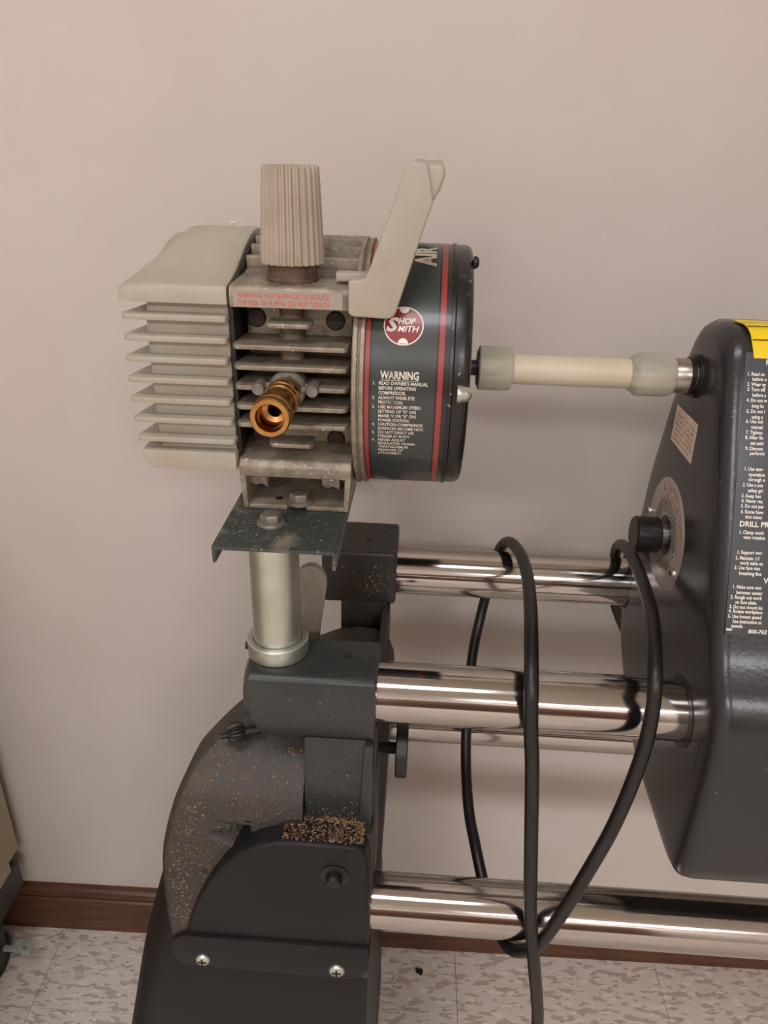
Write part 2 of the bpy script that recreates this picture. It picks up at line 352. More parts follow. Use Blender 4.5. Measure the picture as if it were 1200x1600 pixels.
def pan_screw(c, r, parent, m='zinc', axis='y', sgn=-1):
    o = part('screw', LA([(r, 0), (r, sgn*1.2), (r*.85, sgn*2.6), (r*.5, sgn*3.4), (0, sgn*3.5)], axis, c, 24), m, parent)
    bm = bmesh.new(); x, y, z = c
    if axis == 'y': box(bm, x-r*.55, x+r*.55, y+sgn*3.9, y+sgn*2.6, z-r*.12, z+r*.12); box(bm, x-r*.12, x+r*.12, y+sgn*3.9, y+sgn*2.6, z-r*.55, z+r*.55)
    else: box(bm, x+sgn*3.9, x+sgn*2.6, y-r*.55, y+r*.55, z-r*.12, z+r*.12); box(bm, x+sgn*3.9, x+sgn*2.6, y-r*.12, y+r*.12, z-r*.55, z+r*.55)
    part('screw_slot', bm, 'screw_dark', o); return o
pan_screw((-162.5, -56, -246.5), 6.2, st); pan_screw((-49.8, -56, -247.5), 6.8, st)
# black set screw in the cover
ss = part('set_screw', LA([(8.5, 0), (8.5, -1.5), (6.5, -2), (6.5, -7), (5, -9), (0, -9)], 'y', (-51.5, -53, -137), 28), 'black_steel', st)
part('lock_ring', LA([(11, 0), (11, -1.2), (9, -1.6), (0, -1.6)], 'y', (-51.5, -52.9, -137), 28), 'gasket_black', ss)
# triangular pocket and small hole in the housing, slot behind the cover
def on_hood(x, z, d=0.0): return (x, hood_y(z)+dent(x, z)-d, z)
def patch(pts, d0, d1):
    bm = bmesh.new(); A = [bm.verts.new(on_hood(x, z, d0)) for x, z in pts]; Bv = [bm.verts.new(on_hood(x, z, d1)) for x, z in pts]; n = len(pts)
    bm.faces.new(A); bm.faces.new(Bv[::-1])
    for i in range(n): bm.faces.new([A[i], A[(i+1) % n], Bv[(i+1) % n], Bv[i]])
    bmesh.ops.recalc_face_normals(bm, faces=bm.faces); return bm
part('pin_hole', patch([(-157+2.4*math.cos(a*PI/6), -154.5+2.2*math.sin(a*PI/6)) for a in range(12)], 0.15, -1), 'gasket_black', st)
part('slot', patch([(-103, -112), (-98, -106.5), (-90, -103), (-81, -102.5), (-79.5, -104), (-79.5, -112)], 0.5, -1), 'gasket_black', st)
# tie bar: front boss, columns, rear boss
boss = [(-24, 31), (-28.5, 28), (-31, 14), (-32, -4), (-29, -18), (-22, -29), (-10, -35), (16, -36), (28, -22), (31, 0), (28, 20), (20, 31)]
bm = bmesh.new(); loft(bm, [[(x, y, z) for y, z in boss] for x in (-117, -114, -24.5)])
for v in bm.verts:
    if v.co.x < -110 and v.co.z < 0: v.co.x += -v.co.z*0.32
bev(bm, 2.2, 2, 40); fb = part('front_boss', bm, 'paint_green', st)
part('end_plug', LA([(0, -5), (20, -5), (25, -2), (26, 3), (0, 3)], 'x', (-117, -1, 3), 40), 'paint_green', st)
part('oil_hole', LA([(3.6, 0), (3.6, 0.5), (0, 0.5)], 'z', (-47, 1, 31), 20), 'screw_dark', st)
part('front_column', PR([(-79, -117), (-77, -25), (-30, -25), (-34, -117)], -26, 60, 'xz', 2.5, 2), 'paint_green', st)
part('column_rib', PR([(-36, -112), (-32, -28), (-25, -28), (-26, -120)], -29, 90, 'xz', 2), 'paint_green', st)
part('side_web', B(-30, -23, -18, 165, -205, -20, 2), 'paint_shell', st)
part('rear_boss', B(-88, -18.5, 151, 214, -20, 35, 4, 3), 'paint_rear', st)
part('oil_hole', LA([(3.2, 0), (3.2, 0.5), (0, 0.5)], 'z', (-46, 178, 35), 20), 'screw_dark', st)
part('rear_column', B(-70, -26, 151, 205, -72, -16, 2.5), 'paint_rear', st)
part('diagonal_rib', PR([(-58, -70), (-46, -70), (-38, -28), (-41, -28)], 146, 153, 'xz', 1), 'paint_green', st)
# thumb screw
tk = part('thumb_screw', LA([(0, -9.5), (21, -9.5), (22.6, -8.5), (22.6, -1), (21, 0), (0, 0)], 'x', (0.2, 10, -64), 72, rib=lambda i, r: 1-0.012*(i % 2)), 'black_plastic', st)
part('threaded_stud', LA([(0, 0)] + [(4.4+0.5*(k % 2), k*1.1) for k in range(16)] + [(0, 17)], 'x', (-26, 10, -64), 20), 'black_steel', tk)

# chuck key resting in the housing hole
ck = thing('chuck_key', 'small black toothed chuck key stuck in the stand under the front boss', 'chuck key', -134, -4, -53)
def key_turn(bm, c=Vector((-134.5, -6, -44.5)), a_=math.radians(22)):
    for v in bm.verts:
        d = v.co - c; v.co = c + Vector((d.x*math.cos(a_) - d.y*math.sin(a_), d.x*math.sin(a_) + d.y*math.cos(a_), d.z))
    return bm
kc = (-140, -6, -44.5)
part('gear', key_turn(LA([(3.5, -0.5), (6.6, 0), (8.3, 2.5), (8.8, 9), (7.6, 12), (4, 13.2)], 'x', kc, 40, rib=lambda i, r: 1.0 if (i % 4) < 2 else 0.78)), 'black_steel', ck)
part('pilot_pin', key_turn(LA([(0, -6.5), (2.3, -6), (2.6, -0.5), (2.6, 1), (0, 1)], 'x', kc, 20)), 'black_steel', ck)
part('shank', key_turn(LA([(0, 12), (4.4, 12), (4.4, 26), (0, 26)], 'x', kc, 20)), 'black_steel', ck)

# flat lever behind the post
lev = [(-87, -44), (-80, -44), (-76, 15), (-70.5, 52), (-70.5, 61), (-73.5, 68), (-79, 72.5), (-85, 73), (-91, 69.5), (-95, 63), (-96.5, 54)]
solo('lever_arm', PR(lev, 56, 64, 'xz', 2, 3, 25), 'lever_grey', 'flat pale grey lever with rounded top behind the steel post', 'lever')

# ================================================================ mounting post and bracket
mp_ = thing('mounting_post', 'bright zinc steel post with collar and dark green bracket carrying the compressor', 'mounting post', -99.5, 3, 31)
PX, PY = -99.5, 3.0
part('post', LA([(0, 0), (17.5, 0), (17.5, 104), (0, 104)], 'z', (PX, PY, 31.6), 56), 'zinc', mp_)
co = part('collar', LA([(17.8, 0.4), (21.8, 0.4), (22.6, 1.3), (22.6, 12.2), (21.6, 13.4), (18.6, 13.4), (17.8, 12.6), (17.8, 0.4)], 'z', (PX, PY, 31), 56), 'zinc', mp_)
part('collar_screw', LA([(0, 0.2), (3, 0.2), (3, -1), (0, -1)], 'x', (PX-21.6, PY-6, 38), 16), 'screw_dark', co)
br = [(-131.5, 137.7), (-53, 137.7), (-51.5, 136), (-51.5, 124), (-53.8, 124), (-53.8, 135), (-129, 135), (-129, 126), (-131.3, 125)]
part('bracket', PR(br, -35.5, 150, 'xz', 0.6, 2, 30), 'paint_bracket', mp_)
def hex_bolt(c, parent, s=1.0):
    o = part('bolt', LA([(9.6*s, 0), (9.6*s, 1.0), (8.6*s, 2.0), (7.4*s, 2.4), (0, 2.4)], 'z', c, 36), 'zinc_dull', parent)
    part('bolt_head', LA([(0, 1), (7.3*s, 1), (7.3*s, 6.6*s), (6.6*s, 7.6*s), (0, 7.8*s)], 'z', c, 6, 0.35), 'zinc_dull', o); return o
hex_bolt((-100, 0.5, 137.7), mp_)

# ================================================================ air compressor
ac = thing('air_compressor', 'beige and black portable air compressor with ribbed knob, fins and carrying handle', 'air compressor', -60, 90, 138)
CYC, CZC, DR = 91.0, 226.5, 84.0
# foot: hollow cast box
FX0, FX1 = -124.0, -48.5
part('foot_floor', PR([(FX0+2, 22), (-93, 22), (-90, 27), (-87, 28.5), (-82, 27), (-79, 22), (FX1-2, 22), (FX1-2, 112), (FX0+2, 112)], 138, 141.4, 'xy', 0.9, 2), 'cast_alu', ac)
def wedge(xa, xb, xa2, xb2):
    return PR([(xa, 139), (xa2, 164), (xb2, 164), (xb, 139)], 20.2, 112, 'xz', 1.2)
part('foot_wall', wedge(FX0+1, FX0+4.5, FX0-1, FX0+3.5), 'cast_alu', ac); part('foot_wall', wedge(FX1-4.5, FX1-1, FX1-3.5, FX1+1), 'cast_alu', ac)
part('foot_top', PR([(20, 163), (20, 171), (23, 175), (50, 181), (112, 181), (112, 163)], FX0-1, FX1+1, 'yz', 1.6), 'cast_alu', ac)
part('foot_back', B(FX0+3, FX1-3, 66, 71, 140, 165), 'cast_alu_dusty', ac)
for xa in (-120, -69):
    part('foot_lug', PR([(xa, 165), (xa, 154), (xa+4, 152), (xa+8, 153.5), (xa+12.5, 151), (xa+12.5, 165)], 30, 40, 'xz', 1), 'cast_alu', ac)
part('drain_hole', LA([(2.8, 0), (2.8, 0.4), (0, 0.4)], 'z', (-100, 33, 141.3), 18), 'screw_dark', ac)
hex_bolt((-85, 28.5, 141.2), ac)
# body core behind the fins
part('cylinder_block', B(-121, -47, 50, 158, 176, 296, 3), 'cast_alu_dusty', ac)
part('gasket', PR([(26, 170), (26, 288), (34, 290), (60, 298), (84, 307), (110, 311), (140, 307), (158, 294), (158, 170)], -127, -123.4, 'yz', 0.6), 'gasket_black', ac)
for z0, z1 in ((255, 286), (178, 200)):
    part('valve_plate', B(-118, -50, 48, 51, z0, z1, 1), 'cast_alu', ac)
for (x, z) in ((-113.5, 266), (-61, 265.5), (-114, 184), (-61, 183)):
    s = part('valve_screw', LA([(6.3, 0), (6.3, -1.5), (5.4, -2.4), (0, -2.4)], 'y', (x, 48.5, z), 24), 'screw_dark', ac)
    part('screw_slot', B(x-3, x+3, 45.7, 46.6, z-.6, z+.6), 'gasket_black', s)
part('pressure_tube', LA([(0, 0), (8, 0), (8, 66), (0, 66)], 'z', (-89, 42, 214), 32), 'cast_alu_dusty', ac)
finp = [(-123.8, 21), (-122, 18.2), (-120, 17.5), (-53, 17.5), (-51, 18.2), (-49.8, 21), (-48.5, 52), (-122.5, 52)]
f0 = None
for z in (253.2, 240, 226.8, 213.4, 201.2):
    if f0 is None: f0 = part('cooling_fin', PR(finp, z-1.7, z+1.7, 'xy', 1.1, 2), 'cast_alu', ac); zf = z
    else: again(f0, 0, 0, z-zf)
sp = [(-102.5, 21), (-100, 17.5), (-75, 17.5), (-72.5, 21), (-73.5, 36), (-101, 36)]
s0 = part('short_fin', PR(sp, 265.6, 268.8, 'xy', 1.1, 2), 'cast_alu', ac); again(s0, -0.5, 0, -79.7)
# head block with the warning strip
part('head_block', PR([(19, 277.5), (19, 288), (21.5, 291), (64, 293), (66, 285), (66, 277.5)], -124, -49, 'yz', 1.4, 2), 'cast_alu', ac)
ws = part('warning_strip', B(-121, -53, 18.4, 19.1, 278.3, 288.2), 'warning_foil', ac)
bm = bmesh.new()
put_text(bm, 'WARNING: HOT SURFACE-TO REDUCE', lambda u, v: (-118.5+u, 18.25, 283.9+v), 3.1, 57, 0.012)
put_text(bm, 'THE RISK OF BURNS. DO NOT TOUCH', lambda u, v: (-118.5+u, 18.25, 279.4+v), 3.1, 57, 0.012)
part('lettering', bm, 'ink_red', ws)
for y, zt in ((67, 302.5), (82, 308), (98, 311.5), (114, 311.5), (130, 307), (146, 299)):
    part('top_fin', B(-123.2, -44, y, y+5.5, 286, zt, 1.2), 'cast_alu', ac)
part('top_rib', LA([(83, 0), (85.5, 1.5), (85.5, 6.5), (83, 8)], 'x', (-46, CYC, CZC), 72), 'cast_alu_dusty', ac)
# ribbed regulator knob
part('knob_neck', LA([(16.6, 0), (16.6, 2), (15.6, 3), (15.6, 15), (0, 15)], 'z', (-87.5, 42, 291.2), 36), 'rust_brown', ac)
NR = 26
def ribs(i, r):
    k = i % 8; return 1.0 if k in (0, 1, 2) else (0.955 if k in (3, 7) else 0.915)
kn = LA([(17.5, 0), (20.0, 0), (20.2, 1.5), (17.6, 54), (17.0, 55.6), (15.6, 56), (0, 56)], 'z', (-87.3, 42, 302.5), NR*8, rib=ribs)
part('regulator_knob', kn, 'knob_plastic', ac)
# quick coupler
CX, CZ = -89.2, 226.2
fl_ = part('coupler_flange', LA([(12.2, 28), (12.2, 20), (11, 18.5), (0, 18.5)], 'y', (CX, 0, CZ), 40), 'zinc_dull', ac)
for x in (-107.2, -72.3):
    part('wing_peg', LA([(4.3, 28), (4.3, 13.5), (3.7, 12.5), (0, 12.5)], 'y', (x, 0, 227.4), 24), 'zinc_dull', ac)
part('wing_bar', B(-106, -73, 20, 26, 225, 230, 1.5), 'zinc_dull', fl_)
qc = part('quick_coupler', LA([(10.6, 3), (11.3, 2.2), (11.3, -2), (10.3, -3), (10.3, -4.5), (11.4, -5.5), (11.4, -9), (10.4, -10), (10.2, -22), (11.2, -24), (12.1, -26), (12.1, -31), (11.2, -32.5), (12.0, -34), (12.0, -38), (11.2, -39), (8.6, -39), (7.6, -37), (7.4, -24), (4.4, -23), (4.2, -12), (0, -12)], 'y', (CX, 0, CZ), 48), 'brass', ac)
part('hex_nut', LA([(9.8, 19), (9.8, 4), (9, 3), (0, 3)], 'y', (CX, 0, CZ), 6, 0.3), 'brass_dull', qc)
part('valve_core', LA([(3.9, 0), (3.9, -1.5), (2, -3.5), (0, -3.5)], 'y', (CX, -12, CZ), 20), 'screw_dark', qc)
# beige cylinder head cover: cap, finned block, tray
def interp(tab, y):
    for (a, za), (b, zb) in zip(tab, tab[1:]):
        if y <= b: t = (y-a)/(b-a); t = max(0, min(1, t)); return za+(zb-za)*t
    return tab[-1][1]
ZR = [(18, 288), (19, 290), (21.5, 291.2), (34, 293.5), (47, 297.3), (60, 302.2), (74, 307.8), (85, 311.3), (95, 313.8), (106, 315.3), (116, 315.7), (128, 314.8), (140, 312), (152, 306), (160, 299), (164, 290)]
ZL = [(18, 286.5), (19, 288.4), (21.5, 289.6), (47, 292), (74, 295), (92, 297.2), (104, 300), (114, 303.4), (124, 306.2), (134, 307.8), (144, 307.6), (154, 303), (160, 297), (164, 289)]
bm = bmesh.new(); xs = [-193.5, -192.6, -191, -188, -184, -180, -176, -172, -166, -158, -148, -138, -127.5, -126, -125.2]
ysn = [t[0] for t in ZR]
def capz(x, y):
    s = max(0, min(1, (x+192)/24)); s = s*s*(3-2*s)
    z = interp(ZL, y)*(1-s) + interp(ZR, y)*s
    e = -193.5; d = x - e
    if d < 2.5: z -= (2.5-d)*0.8
    if x > -126.5: z -= (x+126.5)*0.8
    return z
G = [[bm.verts.new((x, y + (1.2 if x < -192 and y < 19 else 0), capz(x, y))) for y in ysn] for x in xs]
L_ = [[bm.verts.new((x, y, 279.2)) for y in (ysn[0], ysn[-1])] for x in xs]
for i in range(len(xs)-1):
    for j in range(len(ysn)-1): bm.faces.new([G[i][j], G[i+1][j], G[i+1][j+1], G[i][j+1]])
    bm.faces.new([L_[i][0], L_[i+1][0], G[i+1][0], G[i][0]]); bm.faces.new([G[i][-1], G[i+1][-1], L_[i+1][1], L_[i][1]])
    bm.faces.new([L_[i][0], L_[i][1], L_[i+1][1], L_[i+1][0]])
bm.faces.new([L_[0][0]] + G[0] + [L_[0][1]]); bm.faces.new([L_[-1][1]] + G[-1][::-1] + [L_[-1][0]])
bmesh.ops.recalc_face_normals(bm, faces=bm.faces)
part('head_cover_cap', bm, 'beige_plastic', ac)
hc = part('head_cover_block', PR([(-179, 176), (-181, 200), (-181, 262), (-179, 281), (-126, 281), (-126, 176)], 27, 152, 'xz', 1.5), 'beige_plastic', ac)
lf = [(-193.6, 20.5), (-192, 18), (-189, 17.2), (-127.5, 17.2), (-126, 19), (-126, 152), (-186, 152), (-186.5, 60)]
g0 = part('cover_fin', PR(lf, 268.0, 272.0, 'xy', 1.0, 2), 'beige_plastic', ac)
for k in range(1, 7): again(g0, [0, -0.5, -1, -1, -0.8, -0.4, 0.4][k], 0, -13.6*k)
tr = [(-190.5, 180.6), (-191, 178), (-187.5, 169.5), (-184, 167.3), (-126.5, 167.3), (-125.6, 169), (-125.6, 180.6)]
part('cover_tray', PR(tr, 17.4, 152, 'xz', 1.0, 2, 40), 'beige_plastic', ac)
# drum
part('flange_ring', LA([(78, 0), (86, 0), (86.8, 0.8), (86.8, 3.0), (85.4, 3.6), (85.4, 4.8), (86.6, 5.3), (86.6, 7.6), (78, 8.2)], 'x', (-46.5, CYC, CZC), 96), 'cast_alu', ac)
dr = part('drum', LA([(0, 0), (DR, 0), (DR, 54), (0, 54)], 'x', (-38.7, CYC, CZC), 128), 'label_black', ac)
def band(x0, x1, off, th0=-88, th1=100, n=64):
    bm = bmesh.new(); R_ = DR+off; A = []
    for k in range(n+1):
        th = math.radians(th0+(th1-th0)*k/n)
        A.append([bm.verts.new((x, CYC-r*math.cos(th), CZC+r*math.sin(th))) for x, r in ((x0, DR-.2), (x0, R_), (x1, R_), (x1, DR-.2))])
    for a, b in zip(A, A[1:]):
        for i in range(3): bm.faces.new([a[i], a[i+1], b[i+1], b[i]])
    bm.faces.new(A[0]); bm.faces.new(A[-1]); bmesh.ops.recalc_face_normals(bm, faces=bm.faces); return bm
lab = part('printed_label', band(-34.2, 6.2, 0.25), 'label_teal', ac, 'dark teal wrap label with white warning text')
part('red_stripe', band(7.4, 10.8, 0.25), 'label_red', lab); part('red_stripe', band(-38.2, -35.4, 0.25), 'label_red', lab)
def wrap(off): return lambda x, th: (x, CYC-(DR+off)*math.cos(th), CZC+(DR+off)*math.sin(th))
def disc_on_drum(xc, thc, r, off, sx=1.0):
    bm = bmesh.new(); w_ = wrap(off); c = bm.verts.new(w_(xc, thc)); prev = None; n = 48
    for k in range(1, 7):
        ring = [bm.verts.new(w_(xc+r*k/6*math.cos(2*PI*i/n), thc+r*k/6*math.sin(2*PI*i/n)/DR)) for i in range(n)]
        for i in range(n):
            j = (i+1) % n
            bm.faces.new([c, ring[i], ring[j]] if prev is None else [prev[i], ring[i], ring[j], prev[j]])
        prev = ring
    return bm
LX, LT = -15.1, math.radians(31.2)
part('emblem_rim', disc_on_drum(LX, LT, 12.4, 0.40), 'ink_white', lab)
part('emblem_disc', disc_on_drum(LX, LT, 11.6, 0.52), 'logo_red', lab)
bm = bmesh.new(); w_ = wrap(0.66)
def em(x, s): return w_(LX+x, LT+s/DR)
put_text(bm, 'S', lambda u, v: em(-10.9+u+v*0.26, -3.6+v), 8.2, 6.4, 0.04)
put_text(bm, 'HOP', lambda u, v: em(-3.7+u+v*0.26, 0.9+v), 3.8, 10.4, 0.03)
put_text(bm, 'MITH', lambda u, v: em(-3.9+u+v*0.26, -3.9+v), 3.7, 12.6, 0.02)
for sgn in (1, -1):
    n = 14; arc = [bm.verts.new(em(3.2*math.cos(PI*k/n), sgn*(11.3-3.4*math.sin(PI*k/n)))) for k in range(n+1)]
    bm.faces.new(arc if sgn < 0 else arc[::-1])
part('emblem_lettering', bm, 'ink_white', lab)
bm = bmesh.new(); w_ = wrap(0.5)
tx = lambda x0, thd: (lambda u, v: w_(x0+u, math.radians(thd)+v/DR))
put_text(bm, 'WARNING', tx(-28.2, 8.7), 4.7, 24.0, 0.03)
v4 = [bm.verts.new(w_(x, math.radians(t))) for x, t in ((-28.2, 8.05), (-4.0, 8.05), (-4.0, 8.25), (-28.2, 8.25))]; bm.faces.new(v4)
rows = [('1.', "READ OWNER'S MANUAL", 31), ('', 'BEFORE OPERATING', 23.5), ('', 'COMPRESSOR.', 17.4), ('2.', 'ALWAYS WEAR EYE', 22.8), ('', 'PROTECTION.', 15.8), ('3.', 'USE MAXIMUM SPEED', 27), ('', 'SETTING OF "K" ON', 24), ('', 'MARK V OR "6" ON', 24), ('', 'POWER STATION.', 20.2), ('4.', 'CAUTION-COMPRESSOR', 29), ('', 'SURFACES BECOME HOT.', 29.5), ('5.', 'DO NOT DIRECT AIR', 23.5), ('', 'STREAM AT BODY.', 21), ('6.', 'NEVER ADJUST', 18), ('', 'REGULATOR HIGHER', 24.5), ('', 'THAN MAXIMUM', 19.6), ('', 'PRESSURE OF', 16.5), ('', 'ATTACHMENT.', 15.8)]
for i, (n, t, wd_) in enumerate(rows):
    th = 6.2 - 2.08*i
    if n: put_text(bm, n, tx(-33.0, th), 1.9, 1.7, 0.02)
    put_text(bm, t, tx(-29.2, th), 2.05, wd_, 0.022)
part('warning_lettering', bm, 'ink_worn', lab)
bm = bmesh.new()
put_text(bm, 'AIR', lambda u, v: w_(2.6-v, math.radians(63.2)+u/DR), 12.4, 26, 0.05)
part('title_lettering', bm, 'ink_worn', lab)
part('end_cap', LA([(DR-1, 0), (DR+0.6, 0.5), (DR+0.8, 2.5), (DR-0.4, 3.4), (DR-0.2, 8.5), (DR-1.0, 11.5), (DR-3, 13.4), (DR-6, 14.0), (40, 14.4), (0, 14.4)], 'x', (14.0, CYC, CZC), 128), 'drum_black', ac)
def acorn(y, z, x=34.2):
    o = part('acorn_nut', LA([(0, -0.5), (5.6, -0.5), (5.6, 2), (5.0, 3), (4.8, 5), (3.8, 7.2), (2, 8.6), (0, 9)], 'x', (x, y, z), 24), 'zinc', ac); return o
acorn(4, 232.5, 20.5)
part('cap_screw', LA([(0, -0.5), (4, -0.5), (4, 1.5), (2.5, 3), (0, 3.2)], 'x', (28, 64, 303), 20), 'black_steel', ac)
part('shaft', LA([(0, 0), (5.6, 0), (5.6, 10.5), (0, 10.5)], 'x', (28, CYC, CZC), 28), 'black_steel', ac)
# loose tape flap under the drum
bm = bmesh.new(); P_ = [(-36, 62, 147), (-33, 56, 138), (-30, 57, 133), (-26, 62, 138), (-22, 66, 141), (-17, 70, 144), (-16, 80, 143)]
A = [bm.verts.new(p) for p in P_]; Bv = [bm.verts.new((p[0], p[1]+0.25, p[2]+0.1)) for p in P_]
bm.faces.new(A); bm.faces.new(Bv[::-1])
for i in range(len(P_)): bm.faces.new([A[i], A[(i+1) % len(P_)], Bv[(i+1) % len(P_)], Bv[i]])
part('tape_flap', bm, 'tape', ac, 'loose flap of clear tape')
# handle
arm = [(-48.8, 297.2), (-48.8, 278), (-46.5, 276.2), (-25, 275.4), (-21.5, 276.6), (-19.6, 280), (-4.7, 329.2), (-0.5, 342), (-2.5, 352), (-4.6, 361.5), (-10, 362.6), (-14.5, 362.4), (-17.6, 359.5), (-23.2, 339.7), (-31.9, 316.8), (-36.6, 303.5), (-39, 298.4)]
ha = part('handle', PR(arm, 10, 32, 'xz', 2.6, 3, 25), 'beige_plastic', ac)
gr = [(-17, 359), (-13.5, 362.3), (-5, 361.2), (2, 361.8), (5, 360.8), (5.6, 356), (3.4, 349), (-0.5, 342), (-4, 338), (-14, 342), (-18, 350)]
part('grip', PR(gr, 13, 160, 'xz', 2.4, 3, 25), 'beige_plastic', ha)
part('rear_arm', PR([(-44, 297), (-44, 276), (-22, 276), (-19, 282), (-5, 329), (-1, 342), (-5, 359), (-15, 359), (-22, 339), (-31, 316), (-37, 300)], 140, 160, 'xz', 2.4, 3, 25), 'beige_plastic', ha)
part('latch_tab', B(-58.7, -36, 31, 42, 293.6, 298.6, 0.8), 'beige_plastic', ha)

# ================================================================ drive coupler
dc = thing('drive_coupler', 'cream nylon drive coupler rod joining compressor shaft to headstock spindle', 'drive coupler', 107, CYC, CZC-16)
cpt = (0, CYC, CZC)
part('rod', LA([(0, 60), (10.7, 60), (10.7, 152), (0, 152)], 'x', cpt, 48), 'nylon', dc)
part('hub', LA([(6.4, 37.6), (15.0, 37.6), (15.9, 38.6), (15.7, 60), (14.6, 61.6), (11, 62), (6.4, 62)], 'x', cpt, 48), 'nylon_green', dc, 'greenish nylon hub')
part('hub', LA([(10.5, 145.5), (11.5, 146), (15.2, 150.5), (15.6, 152), (15.4, 172), (14, 176), (10.8, 177), (0, 177)], 'x', cpt, 48), 'nylon_green', dc, 'greenish nylon hub')
part('grub_screw', LA([(0, 36.6), (12.6, 36.6), (12.6, 38.5), (0, 38.5)], 'x', cpt, 40), 'black_steel', dc)

# ================================================================ headstock
hs = thing('headstock', 'dark grey hammered paint headstock housing with speed dial and safety label', 'headstock', 330, 70, -120)
OUT = [(98, 268), (62, 269), (54, 264.5), (46, 251), (28, 209.2), (10, 168), (-8, 126.7), (-22, 94.6), (-29, 76), (-35, 63), (-46, 54), (-55, 44), (-59, 30), (-61, 0), (-62, -50), (-63, -92), (-60, -108), (-52, -117), (-36, -121), (0, -121), (45, -120), (82, -117), (120, -100), (157, -77), (180, -57), (190, -35), (190, -5), (187, 28), (179, 77), (171, 122), (157, 160), (144, 197), (126, 236), (118, 253), (109, 263)]
def dens(pts, mx=14):
    out = []
    for i, p in enumerate(pts):
        q = pts[(i+1) % len(pts)]; d = math.dist(p, q); n = max(1, int(d/mx))
        for k in range(n): out.append((p[0]+(q[0]-p[0])*k/n, p[1]+(q[1]-p[1])*k/n))
    return out
OD = dens(OUT)
def smooth(pts, it=2):
    for _ in range(it): pts = [((a[0]+2*b[0]+c[0])/4, (a[1]+2*b[1]+c[1])/4) for a, b, c in zip(pts[-1:]+pts[:-1], pts, pts[1:]+pts[:1])]
    return pts
OD = smooth(OD, 1)
NRM = []
for i in range(len(OD)):
    a, c = OD[i-1], OD[(i+1) % len(OD)]; t = Vector((c[0]-a[0], c[1]-a[1])).normalized(); NRM.append((-t.y, t.x))
# make sure normals point inward (towards the centroid)
cx_ = sum(p[0] for p in OD)/len(OD); cz_ = sum(p[1] for p in OD)/len(OD)
sgn = sum(n[0]*(cx_-p[0]) + n[1]*(cz_-p[1]) for p, n in zip(OD, NRM)); sgn = 1 if sgn > 0 else -1
def xface(z): return 201 - 7*max(0, min(230, z))/230
def hs_ring(inset, dx): return [(xface(p[1])+dx, p[0]+sgn*n[0]*inset, p[1]+sgn*n[1]*inset) for p, n in zip(OD, NRM)]
R_ = 12; secs = [hs_ring(R_+7, -0.6)] + [hs_ring(R_*(1-math.sin(t)), R_*(1-math.cos(t))) for t in [k*PI/2/6 for k in range(7)]] + [[(560, p[0], p[1]) for p in OD]]
bm = bmesh.new(); loft(bm, secs); part('housing', bm, 'headstock_paint', hs)
def face_frame(y, z): return xface(z) - 0.6
def disc_x(y, z, r, x, th, seg=48): return LA([(0, 0), (r, 0), (r, th), (0, th)], 'x', (x, y, z), seg)
def lean(bm):
    for v in bm.verts: v.co.x -= max(0.0, v.co.z)*7/230
    return bm
part('tube_bore', lean(disc_x(-0.5, -0.5, 26.8, 199.6, 1.6)), 'gasket_black', hs); part('tube_bore', lean(disc_x(183, -0.5, 25.2, 199.6, 1.6)), 'gasket_black', hs)
part('spindle_bore', LA([(0, 0), (15.4, 0), (15.4, 3), (0, 3)], 'x', (191.4, CYC, CZC), 48), 'gasket_black', hs)
part('spindle', LA([(0, 176.2), (11.8, 176.2), (12.4, 177), (12.4, 189), (11.2, 189.5), (11.2, 193), (0, 193)], 'x', cpt, 48), 'steel', hs)
part('spindle_ring', LA([(12, 186.6), (13.6, 187), (13.6, 190), (12, 190.4)], 'x', cpt, 48), 'black_steel', hs)
# speed dial
DY, DZ = 96.5, 96.5
xd = xface(DZ)
def tilt(bm, z0=DZ, x0=xd):   # lean with the housing face
    for v in bm.verts: v.co.x -= (v.co.z - z0)*7/230
    return bm
dp = part('speed_dial', tilt(LA([(0, -1.8), (44, -1.8), (45.5, -0.8), (45.5, 0.5), (0, 0.5)], 'x', (xd, DY, DZ), 72)), 'dial_silver', hs, 'round silver perforated speed dial plate')
def annulus(r0, r1, a0, a1, x, n=40):
    bm = bmesh.new(); A = [[bm.verts.new((x, DY+r*math.cos(math.radians(a0+(a1-a0)*k/n)), DZ+r*math.sin(math.radians(a0+(a1-a0)*k/n)))) for r in (r0, r1)] for k in range(n+1)]
    for a, b in zip(A, A[1:]): bm.faces.new([a[0], a[1], b[1], b[0]])
    return tilt(bm)
part('dial_scale', annulus(35, 41.5, 60, 215, xd-2.0), 'ink_rust', dp); part('dial_scale', annulus(29, 32.5, 45, 130, xd-2.0), 'ink_rust', dp)
bm = bmesh.new()
for i in range(-9, 10):
    for j in range(-9, 10):
        y = DY + i*3.4 + (j % 2)*1.7; z = DZ + j*3.1; r = math.hypot(y-DY, z-DZ)
        if r < 16.5 or r > 29: continue
        lathe(bm, [(0, 0), (0.75, 0), (0.75, 0.3), (0, 0.3)], 'x', (xd-2.1, y, z), 6)
part('perforation', tilt(bm), 'screw_dark', dp, None, 'stuff')
part('dial_bore', tilt(LA([(0, -2.2), (16.0, -2.2), (16.0, 0), (0, 0)], 'x', (xd, DY-2, DZ), 40)), 'gasket_black', dp)
part('dial_shaft', LA([(0, 0), (9.5, 0), (9.5, 12), (0, 12)], 'x', (xd-11, 94, 97), 32), 'steel', dp)
part('dial_knob', LA([(0, 0), (13, 0), (14.4, 1.4), (14.4, 18.5), (13.6, 19.5), (0, 19.5)], 'x', (171, 94, 96.5), 48), 'black_steel', dp, 'black cylindrical speed control knob')
